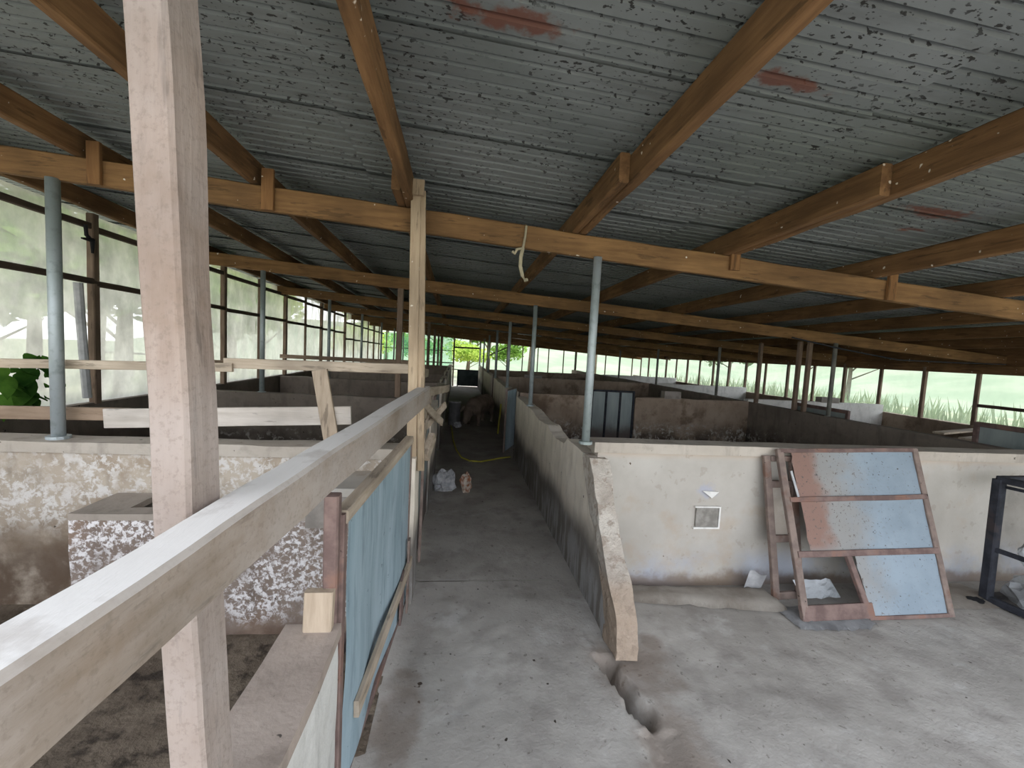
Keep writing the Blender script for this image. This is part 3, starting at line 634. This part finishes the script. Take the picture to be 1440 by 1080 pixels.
tag(obj('cloth_knot', bm, 'blackcloth'), 'black cloth knot tied to a left window post', 'cloth')

# right openings
RYP = [3.5+.8*k for k in range(20)]
ep = raf_bot(8.2)
struct('trim_1', beam(B(), (8.2, 2.6, 1.77), (8.2, YEND, 1.77), .05, .14, seg=30, jit=.006), 'purlin', 'brown eave plate above the openings beside the field', 'beam')
struct('trim_3', beam(B(), (8.235, 2.6, 1.945), (8.235, YEND, 1.80), .03, .22, seg=30, jit=.004), 'purlin', 'brown fascia board closing the eave above the field openings', 'board')
for k, y in enumerate(RYP):
    t = tag(obj('window_post', beam(B(), (8.2, y, .86), (8.2, y, 1.78), .06 if k % 2 == 0 else .04, .06, jit=.004), 'wpost'), 'brown timber post of the openings beside the field', 'post', 'posts of the field openings')
struct('trim_2', beam(B(), (8.2, 2.6, 1.2), (8.2, 5.9, 1.2), .03, .05, jit=.003), 'wrail', 'dark rail across the openings at the forecourt end of the field side', 'rail')
for k in range(len(RYP)-1):
    y0, y1 = RYP[k], RYP[k+1]
    struct('window_%d' % (21+k), grid(B(), lambda u, v: Vector((8.235+.01*mnoise.noise(Vector((u*3+k, v*3, 2))), y0+(y1-y0)*u, .86+.86*v)), 6, 5), 'netright', 'pale sheeting stretched over an opening beside the field', 'window')

# far end wall
struct('wall_far_right', box((1.06, YEND, 0), (8.2, YEND+.12, .55), step=.3, jit=.008, topjit=.02), 'pengrey', 'low cement wall across the far end right of the aisle', 'wall')
struct('wall_far_left', box((-3.2, YEND, 0), (-.3, YEND+.12, .72), step=.3, jit=.008, topjit=.01), 'pengrey', 'low cement wall across the far end left of the aisle', 'wall')
for k, x in enumerate([-3.1, -2.5, -1.9, -1.3, -.7, -.18, .98, 1.3, 1.75, 2.2, 2.9, 3.6, 4.1, 4.8, 5.4, 6.1, 6.8, 7.5, 8.1]):
    z0 = 0 if -.3 < x < 1.06 else (.54 if x > 1 else .71)
    tag(obj('end_post', beam(B(), (x, YEND+.06, z0), (x, YEND+.06, raf_top(x, YEND)), .07 if x in (-.18, .98) else .045, .05, jit=.003), 'wpost'), 'slim timber post in the far end of the shed', 'post', 'posts of the far end')
for z, el in ((.86, 'lower thin rail'), (1.02, 'middle thin rail'), (1.55, 'upper thin rail')): tag(obj('end_rail', beam(B(), (-3.2, YEND+.03, z), (-.15, YEND+.03, z), .03, .05 if z < 1.5 else .03), 'wrail'), el+' across the far end left of the aisle', 'rail', 'rails of the far end')
tag(obj('end_rail', beam(B(), (-.18, YEND+.02, 1.72), (.98, YEND+.02, 1.72), .03, .07), 'wrail'), 'dark lintel across the aisle opening at the far end', 'rail')
tag(obj('end_brace', beam(B(), (1.3, YEND-.02, 1.4), (2.2, YEND-.02, 1.85), .03, .05), 'wrail'), 'slanting brace in the far end right of the aisle', 'brace')
struct('window_60', grid(B(), lambda u, v: Vector((-3.2+2.95*u, YEND+.1, .72+1.5*v)), 10, 5), 'netgreen', 'green netting over the far end left of the aisle', 'window')

# ------------------------------------------------------------------ leaning frames against the cream wall
LP = thing('sheet_panel', (2.84, 2.5, 0), 'large rusty framed sheet panel with a missing corner leaning on the cream wall', 'panel')
c00, c10, c01, c11 = Vector((2.285, 2.42, .01)), Vector((3.39, 2.42, .02)), Vector((2.26, 2.83, 1.05)), Vector((3.44, 2.83, 1.085))
def lp(u, v, o=0): return c00.lerp(c10, u).lerp(c01.lerp(c11, u), v)+Vector((0, -.93, .37))*o
def lbar(nm, u0, v0, u1, v1, w_, m_='rust', o=.0): obj(nm, beam(B(), lp(u0, v0, o), lp(u1, v1, o), w_, .03, jit=.004, upv=(0, -.93, .37)), m_, LP)
lbar('stile', .02, 0, .06, 1, .05, 'rustgrey'); lbar('stile', 1, 0, 1, 1, .045, 'rustgrey'); lbar('inner_stile', .45, 0, .38, .36, .04)
lbar('bottom_rail', 0, .045, .47, .05, .095); lbar('bottom_edge', .46, .01, 1, .01, .025); lbar('rail', .04, .365, 1, .37, .04, 'rust', .006); lbar('rail', .06, .685, 1, .69, .035, 'rust', .006); lbar('top_rail', .06, .99, 1, .99, .03)
def lsheet(u0, u1, v0, v1, skew=0): obj('sheet', grid(B(), lambda u, v: lp(u0+(u1-u0)*u+skew*(1-v)+(.012*mnoise.noise(Vector((v*6, v0*9, 0))) if u == 0 else 0), v0+(v1-v0)*v, .004+.006*mnoise.noise(Vector((u*3, v*3, v0)))), 10, 8), 'panelsheet', LP, True)
lsheet(.13, .985, .69, .99); lsheet(.135, .985, .375, .69); lsheet(.42, .985, .015, .37, .04)
obj('torn_strip', beam(B(), lp(.115, .70, .02), lp(.10, .86, .02), .016, .006), 'paper', LP)
FR = thing('rusted_frame', (2.36, 2.75, 0), 'narrow grey rusted frame standing behind the rusty sheet panel', 'frame')
def fb(nm, a, b_, w_): obj(nm, beam(B(), a, b_, w_, .03, jit=.004, upv=(0, -1, .1)), 'rustgrey', FR)
fb('stile', (2.30, 2.68, .01), (2.25, 2.85, 1.0), .05); fb('stile', (2.50, 2.70, .01), (2.46, 2.85, 1.0), .05)
for z, w_ in ((.03, .05), (.42, .05), (.80, .05), (.98, .04)): fb('rail', (2.28, 2.68+.17*z, z), (2.5, 2.70+.15*z, z), w_)
obj('backing_board', grid(B(), lambda u, v: Vector((2.31+.17*u-.04*(.8*v+.42*(1-v)), 2.705+.16*(.42+.38*v), .42+.38*v)), 3, 3), 'matsack', FR)

# black framed mesh cage with white rags
CG = thing('mesh_cage', (4.25, 2.2, 0), 'black steel framed mesh cage against the cream wall', 'cage')
q0 = [Vector(p) for p in ((3.94, 2.66, .02), (4.9, 2.0, .02), (4.9, 2.72, .02))]
tl, tr_ = Vector((3.93, 2.62, .92)), Vector((3.93, 1.75, .95))
bl, br = Vector((3.95, 2.62, .03)), Vector((4.03, 1.75, .03))
def cb(a, b_, s=.045): obj('frame_bar', beam(B(), a, b_, s, s, jit=.002), 'black', CG)
cb(bl, tl, .06); cb(bl, br); cb(tl, tr_); cb(br, tr_); cb(bl.lerp(tl, .42), br.lerp(tr_, .42), .03); cb(tl+Vector((.02, 0, -.05)), tr_+Vector((.02, 0, -.05)), .02)
bl2, tl2, br2, tr2 = bl+Vector((.6, .05, 0)), tl+Vector((.6, .05, 0)), br+Vector((.6, .05, 0)), tr_+Vector((.6, .05, 0))
cb(bl2, tl2); cb(bl2, br2); cb(tl2, tr2); cb(br2, tr2); cb(bl, bl2); cb(tl, tl2); cb(br, br2); cb(tr_, tr2)
obj('mesh_panel', grid(B(), lambda u, v: bl.lerp(br, u).lerp(tl.lerp(tr_, u), v)+Vector((.03, 0, 0)), 6, 6), 'mesh', CG)
def rag(name, c0, r, mat, lab, cat, seed=0, sq=(1, 1, .7), grp=None, floor=True):
    bm = B(); bmesh.ops.create_icosphere(bm, subdivisions=3, radius=1)
    for v in bm.verts:
        n = v.co.copy(); k = 1+.55*mnoise.noise(n*1.8+Vector((seed, 0, 0)))+.3*mnoise.noise(n*5+Vector((0, seed, 0)))
        v.co = Vector((n.x*sq[0], n.y*sq[1], n.z*sq[2]))*r*k
    mn = min(v.co.z for v in bm.verts)
    for v in bm.verts:
        if floor: v.co.z = max(v.co.z-mn*.6, 0.0)
        v.co += Vector(c0)
    return tag(obj(name, bm, mat), lab, cat, grp)
rag('plastic_rag', (4.14, 2.46, .03), .13, 'whiteplastic', 'crumpled white plastic lying in the bottom of the black cage', 'plastic', 1, (1.0, 1.0, 1.0))
rag('plastic_rag', (3.985, 2.40, .43), .085, 'whiteplastic', 'crumpled white plastic caught on the middle bar of the black cage', 'plastic', 5, (.35, 1.1, 1.2), floor=False)
rag('plastic_rag', (3.86, 2.62, 0), .05, 'blackcloth', 'small black scrap on the floor at the foot of the black cage', 'scrap', 9, (1.3, 1, .3))

# trodden sacking and papers along the wall foot
def mat_strip(x0, x1, ya, yb, h, seed, mat, name, lab, cat, nx=40, ny=8, curl=.03):
    bm = B()
    def f(u, v):
        x = x0+(x1-x0)*u; y = ya(u)+(yb(u)-ya(u))*v; e = min(v, 1-v, u*4, (1-u)*4)
        return Vector((x, y+.015*mnoise.noise(Vector((u*9, v*2, seed))), .004+h*min(1, e*5)+.012*abs(mnoise.noise(Vector((u*12, v*4, seed))))+curl*max(0, mnoise.noise(Vector((u*7, 9, seed))))*(1-v)**3))
    grid(bm, f, nx, ny)
    geom = bmesh.ops.solidify(bm, geom=bm.faces[:], thickness=.004)
    return tag(obj(name, bm, mat, None, True), lab, cat)
mat_strip(1.22, 2.3, lambda u: 2.69-.17*u, lambda u: 2.87-.05*u, .045, 3, 'matsack', 'floor_sacking', 'trodden grey sacking strip along the foot of the cream wall', 'sacking')
mat_strip(3.3, 4.05, lambda u: 2.52, lambda u: 2.86, .012, 13, 'matsack', 'floor_sacking', 'trodden sacking between the leaning panel and the black cage', 'sacking', 20)
mat_strip(2.22, 2.78, lambda u: 2.36-.03*math.sin(u*3), lambda u: 2.6, .015, 6, 'paper', 'paper_sack', 'flattened white paper sack under the rusty sheet panel', 'sack', 24, 8, .05)
bm = B(); grid(bm, lambda u, v: Vector((2.13+.13*u+.02*v, 2.79-.02*v-.01*u, .035+.14*v*(1-.25*u)+.01*math.sin(u*7))), 6, 5); tag(obj('paper_scrap', bm, 'paper'), 'bluish paper scrap propped at the foot of the cream wall', 'paper')
bm = B(); grid(bm, lambda u, v: Vector((2.45+.3*u, 2.62+.1*v, .05+.08*v+.02*mnoise.noise(Vector((u*5, v*5, 2))))), 8, 5); tag(obj('paper_scrap', bm, 'whiteplastic'), 'crumpled white sheet seen through the missing corner of the rusty panel', 'paper')

# ------------------------------------------------------------------ bits in the aisle
rag('plastic_rag', (-.1, 5.0, 0), .12, 'greyplastic', 'crumpled silver plastic bag on the aisle floor', 'plastic', 21, (1.0, .8, 1.15))
rag('wrapper', (.16, 4.95, 0), .075, 'orangeplastic', 'small printed wrapper beside the silver plastic bag', 'wrapper', 31, (.8, .7, 1.6))
pts = [(-.08, 9.2, .02), (-.06, 8.9, .02), (-.02, 7.8, .02), (.04, 7.0, .02), (.12, 6.5, .02), (.24, 6.3, .02), (.4, 6.27, .02), (.55, 6.38, .02), (.7, 6.5, .02), (.88, 6.6, .02)]
tag(obj('yellow_rope', tube(B(), pts, .012, 6), 'yellow'), 'thin yellow rope looping across the dark aisle floor', 'rope')
tag(obj('yellow_stick', tube(B(), [(.86, 8.55, 0), (.915, 8.75, .58)], .016, 8), 'yellow'), 'yellowish stick propped against the right aisle wall', 'stick')
rp_ = thing('tied_rope', (.4, 2.86, 2.12), 'pale rope looped over the rafter with a dangling end', 'rope')
obj('loop', tube(B(), [(.405, 2.93, 2.47), (.405, 2.9, 2.485), (.405, 2.865, 2.47), (.40, 2.86, 2.40), (.39, 2.86, 2.33), (.385, 2.885, 2.315), (.39, 2.93, 2.33)], .008, 8), 'rope', rp_)
obj('dangling_end', tube(B(), [(.39, 2.86, 2.33), (.378, 2.855, 2.27), (.378, 2.855, 2.21), (.395, 2.855, 2.15), (.415, 2.852, 2.12), (.425, 2.84, 2.125)], .012, 8), 'rope', rp_)
obj('knot', tube(B(), [(.385, 2.86, 2.325), (.35, 2.855, 2.315), (.335, 2.85, 2.285), (.32, 2.85, 2.30)], .009, 8), 'rope', rp_)
bm = B(); tube(bm, [(-.02, 9.45, 0), (-.02, 9.45, .06), (-.02, 9.45, .46), (-.02, 9.45, .5)], .13, 16); bmesh.ops.bevel(bm, geom=[e for e in bm.edges if e.calc_face_angle(0) > 1.2], offset=.02, segments=2, affect='EDGES')
dr = thing('container', (-.02, 9.45, 0), 'upright grey container standing in the aisle beside the pig', 'container'); obj('body', bm, 'bucket', dr); obj('rim', tube(B(), [(-.02, 9.45, .49), (-.02, 9.45, .52)], .138, 16), 'greyplastic', dr)
rag('plastic_rag', (.06, 9.15, 0), .09, 'whiteplastic', 'pale scrap lying in front of the grey container', 'plastic', 41, (.8, 1, .8))

# pig, head down, walking up the aisle
def pig():
    def T(p):  # local: +x forward
        a = math.radians(-118); return Vector((.55+p[0]*math.cos(a)-p[1]*math.sin(a), 9.75+p[0]*math.sin(a)+p[1]*math.cos(a), p[2]))
    bm = B()
    def loft(rings, sides=14):
        R = []
        n = len(rings)
        for i, (c_, ry, rz) in enumerate(rings):
            a = Vector(rings[min(i+1, n-1)][0])-Vector(rings[max(i-1, 0)][0]); a.normalize()
            s = Vector((0, 1, 0)); u = s.cross(a)*-1; u.normalize()
            R.append([bm.verts.new(T(Vector(c_)+s*math.cos(2*math.pi*j/sides)*ry+u*math.sin(2*math.pi*j/sides)*rz)) for j in range(sides)])
        for i in range(n-1):
            for j in range(sides): bm.faces.new((R[i][j], R[i][(j+1) % sides], R[i+1][(j+1) % sides], R[i+1][j]))
        bm.faces.new(R[0][::-1]); bm.faces.new(R[-1])
    loft([((-.50, 0, .44), .04, .05), ((-.46, 0, .44), .13, .15), ((-.36, 0, .44), .18, .2), ((-.15, 0, .43), .19, .21), ((.1, 0, .43), .19, .21), ((.3, 0, .42), .18, .2), ((.42, 0, .40), .15, .17), ((.52, 0, .35), .12, .13), ((.62, 0, .27), .10, .11), ((.70, 0, .18), .065, .07), ((.75, 0, .12), .055, .055), ((.77, 0, .10), .05, .05)])
    for sy in (-1, 1):
        loft([((.30, sy*.11, .40), .08, .1), ((.31, sy*.115, .25), .055, .065), ((.30, sy*.115, .15), .035, .04), ((.30, sy*.115, .06), .03, .032), ((.32, sy*.115, 0), .04, .045)], 10)
        loft([((-.36, sy*.11, .42), .09, .13), ((-.33, sy*.115, .28), .06, .09), ((-.42, sy*.115, .18), .035, .045), ((-.41, sy*.115, .07), .03, .032), ((-.39, sy*.115, 0), .04, .045)], 10)
        loft([((.50, sy*.08, .42), .02, .03), ((.54, sy*.12, .43), .05, .02), ((.60, sy*.15, .36), .045, .015), ((.64, sy*.16, .31), .012, .01)], 8)
    loft([((-.49, 0, .5), .018, .018), ((-.54, .02, .47), .014, .014), ((-.55, .04, .41), .012, .012), ((-.53, .05, .36), .008, .008)], 8)
    o = obj('pig', bm, 'pig', None, True)
    r = o.modifiers.new('merge', 'REMESH'); r.mode = 'VOXEL'; r.voxel_size = .014; r.use_smooth_shade = True
    s = o.modifiers.new('soften', 'SMOOTH'); s.factor = .5; s.iterations = 4
    tag(o, 'dusty pale pig standing in the aisle with its head lowered', 'pig')
pig()

tag(obj('black_cable', tube(B(), [(4.6, 5.55, 2.06), (5.3, 5.42, 1.93), (6.2, 5.45, 1.83), (7.2, 5.5, 1.84), (8.15, 5.55, 1.86)], .01, 6), 'black'), 'black cable sagging below the first rafter beyond the roped one', 'cable')

# blocks and planks left on top of the walls
for p, s, lab in (((7.0, 7.4, 1.01), (.38, .14, .10), 'pale cement block lying on the white limewashed wall'), ((3.75, 7.2, .98), (.3, .14, .13), 'grey cement block on the brown cross wall beyond the cream wall'), ((2.0, 11.3, .99), (.45, .14, .08), 'flat cement block on the second brown cross wall')):
    tag(obj('cement_block', box((p[0]-s[0]/2, p[1]-s[1]/2, p[2]), (p[0]+s[0]/2, p[1]+s[1]/2, p[2]+s[2]), step=.1, jit=.006), 'block'), lab, 'block')
for k, (y, z) in enumerate(((4.6, .89), (4.9, .94))):
    tag(obj('loose_plank', beam(B(), (6.3, y, .87+.02*k), (8.1, y+.5, .90+.03*k), .12, .025), 'board_x'), ['pale plank lying across the outer range by the field openings', 'second pale plank lying across the outer range, laid over the first'][k], 'plank')

# ------------------------------------------------------------------ outside
bm = B(); grid(bm, lambda u, v: Vector((-60+120*u, -30+120*v, -.17+.03*mnoise.noise(Vector((u*40, v*40, 0))))), 40, 40)
struct('ground', bm, 'grass', 'green grassy ground around the shed', 'ground')
bm = B(); grid(bm, lambda u, v: Vector((24+30*u, -30+110*v, -.17+7*u*u+2.5*u+.5*mnoise.noise(Vector((u*4, v*9, 3))))), 14, 50)
struct('hillside', bm, 'farhill', 'pale green hillside beyond the field', 'hill', smooth=True)
bm = B(); grid(bm, lambda u, v: Vector((-30+70*u, 38+30*v, -.17+5*v+.5*mnoise.noise(Vector((u*9, v*4, 3))))), 40, 10)
struct('hill_bank', bm, 'farhill', 'grassy bank beyond the far end of the shed', 'hill', smooth=True)
def leaves(bm, c0, rad, n, size, rnd):
    for _ in range(n):
        d = Vector((rnd.gauss(0, 1), rnd.gauss(0, 1), rnd.gauss(0, 1))).normalized()*(rnd.random()**.45)
        p = Vector(c0)+Vector((d.x*rad[0], d.y*rad[1], d.z*rad[2])); a = Vector((rnd.gauss(0, 1), rnd.gauss(0, 1), rnd.gauss(0, .6))).normalized(); b_ = a.cross(Vector((rnd.gauss(0, 1), rnd.gauss(0, 1), rnd.gauss(0, 1)))).normalized()
        s = size*rnd.uniform(.6, 1.4)
        vs = [bm.verts.new(p+a*s*x+b_*s*y) for x, y in ((-1, 0), (-.2, .45), (1, 0), (-.2, -.45))]; bm.faces.new(vs)
def tree(x, y, h, r, lab, mat, seed, grp, n=1500, size=.16, name='tree'):
    rnd = random.Random(seed); t = thing(name, (x, y, -.2), lab, 'tree', grp)
    bm = B(); tube(bm, [(x, y, -.2), (x+.05, y, h*.3), (x+.12, y+.05, h*.6), (x+.1, y, h*.85)], .14*h/5, 9, .04)
    for i in range(5):
        a = i*1.26+seed; tube(bm, [(x+.06, y, h*(.3+.09*i)), (x+.06+math.cos(a)*r*.7, y+math.sin(a)*r*.7, h*(.5+.08*i))], .05*h/5, 6, .012)
    obj('trunk', bm, 'trunk', t, True)
    bm = B()
    for i in range(7):
        a = i*2.4+seed; rr = r*(.0 if i == 0 else .55); leaves(bm, (x+math.cos(a)*rr, y+math.sin(a)*rr, h*(.72+.09*math.sin(i*1.9))), (r*.6, r*.6, h*.2), n//7, size, rnd)
    obj('crown', bm, mat, t)
for i, (x, y, h, r) in enumerate(((-12, 4.5, 7, 2.4), (-12.5, 9.5, 7, 2.6), (-12, 14, 7, 2.4), (-13, 19, 7, 2.6), (-14, .5, 7, 2.6), (-12, 25, 7, 2.8))):
    tree(x, y, h, r, 'leafy tree outside the sheeted windows', ('leaf', 'leaf2')[i % 2], i+1, 'trees outside the windows', 2000)
for i in range(9):
    x, y = -7.6-.8*(i % 2)-.4*(i % 3), 1.6+2.3*i
    tree(x, y, 3.6+.5*(i % 3), 1.5, 'dense bush close outside the sheeted windows', ('leaf', 'leafdark', 'leaf2')[i % 3], i+61, 'bushes outside the windows', 2200, .17, 'bush')
for i, (x, y, h, r) in enumerate(((-4.5, 28, 5.5, 2.4), (-1.2, 30, 6, 2.6), (2.0, 29, 5.5, 2.3), (.6, 25.5, 4.2, 1.6), (5.5, 33, 6, 2.6), (10, 31, 6, 2.6))):
    tree(x, y, h, r, 'bright green tree beyond the far end of the shed', ('leaf2', 'leaf')[i % 2], i+21, 'trees beyond the far end', 1600)
for i, (x, y, h, r) in enumerate(((19, 6, 3.6, 1.8), (21, 12, 4.2, 2.0), (18, 18, 4, 2), (22, 25, 5, 2.4), (16, 24, 3.5, 1.6))):
    tree(x, y, h, r, 'pale green bush across the field', 'leaf3', i+41, 'bushes across the field', 1200, .2, 'bush')
for i, (x, y, h, r) in enumerate(((.45, 23.2, 2.1, 1.2), (-2.2, 23.8, 2.4, 1.4), (-4.6, 22.5, 2.6, 1.5), (2.9, 25.5, 2.3, 1.1))):
    tree(x, y, h, r, 'low bright green bush just beyond the far end of the shed', ('leaf2', 'leaf')[i % 2], i+81, 'bushes beyond the far end', 1500, .12, 'bush')
# broad-leaved plant right outside the left window
pl = thing('broad_leaf_plant', (-3.5, 3.7, -.18), 'broad-leaved green plant pushing in through the left window sheeting', 'plant')
rnd = random.Random(5)
obj('stem', tube(B(), [(-3.5, 3.7, -.18), (-3.46, 3.7, .6), (-3.4, 3.7, 1.02), (-3.22, 3.7, 1.1), (-3.16, 3.7, 1.4)], .018, 8, .008), 'trunk', pl)
for i in range(22):
    a = i*2.39; z = 1.08+.016*i; d = Vector((.25+.2*math.cos(a), math.sin(a), .35*math.cos(a*1.7))); p = Vector((-3.17, 3.62+.16*math.sin(i*1.3), z)); s_ = d.cross(Vector((.4, 0, 1))).normalized(); Ln = rnd.uniform(.12, .24)
    bm = B(); grid(bm, lambda u, v: p+d*(Ln*u)+s_*((v-.5)*.13*math.sin(math.pi*min(1, u*.92+.04)))+Vector((0, 0, -.12*u*u+.03*abs(v-.5))), 6, 4); obj('leaf', bm, 'leafdark', pl, True)
# rank grass by the field side
rnd = random.Random(8); bm = B()
for _ in range(7000):
    x, y = rnd.uniform(8.6, 13), rnd.uniform(2, 19); h = rnd.uniform(.3, 1.15)*(1 if rnd.random() < .5 else .6); a = rnd.uniform(0, 6.28); dx, dy = math.cos(a), math.sin(a); b_ = rnd.uniform(.05, .3)
    v0, v1, v2, v3 = (bm.verts.new(q) for q in ((x-.012*dy, y+.012*dx, -.2), (x+.012*dy, y-.012*dx, -.2), (x+dx*b_*.4+.008*dy, y+dy*b_*.4-.008*dx, h*.6), (x+dx*b_, y+dy*b_, h)))
    bm.faces.new((v0, v1, v2)); bm.faces.new((v0, v2, v3))
tag(obj('tall_grass', bm, 'palegrass'), 'rank tall grass growing along the field side of the shed', 'grass', kind='stuff')
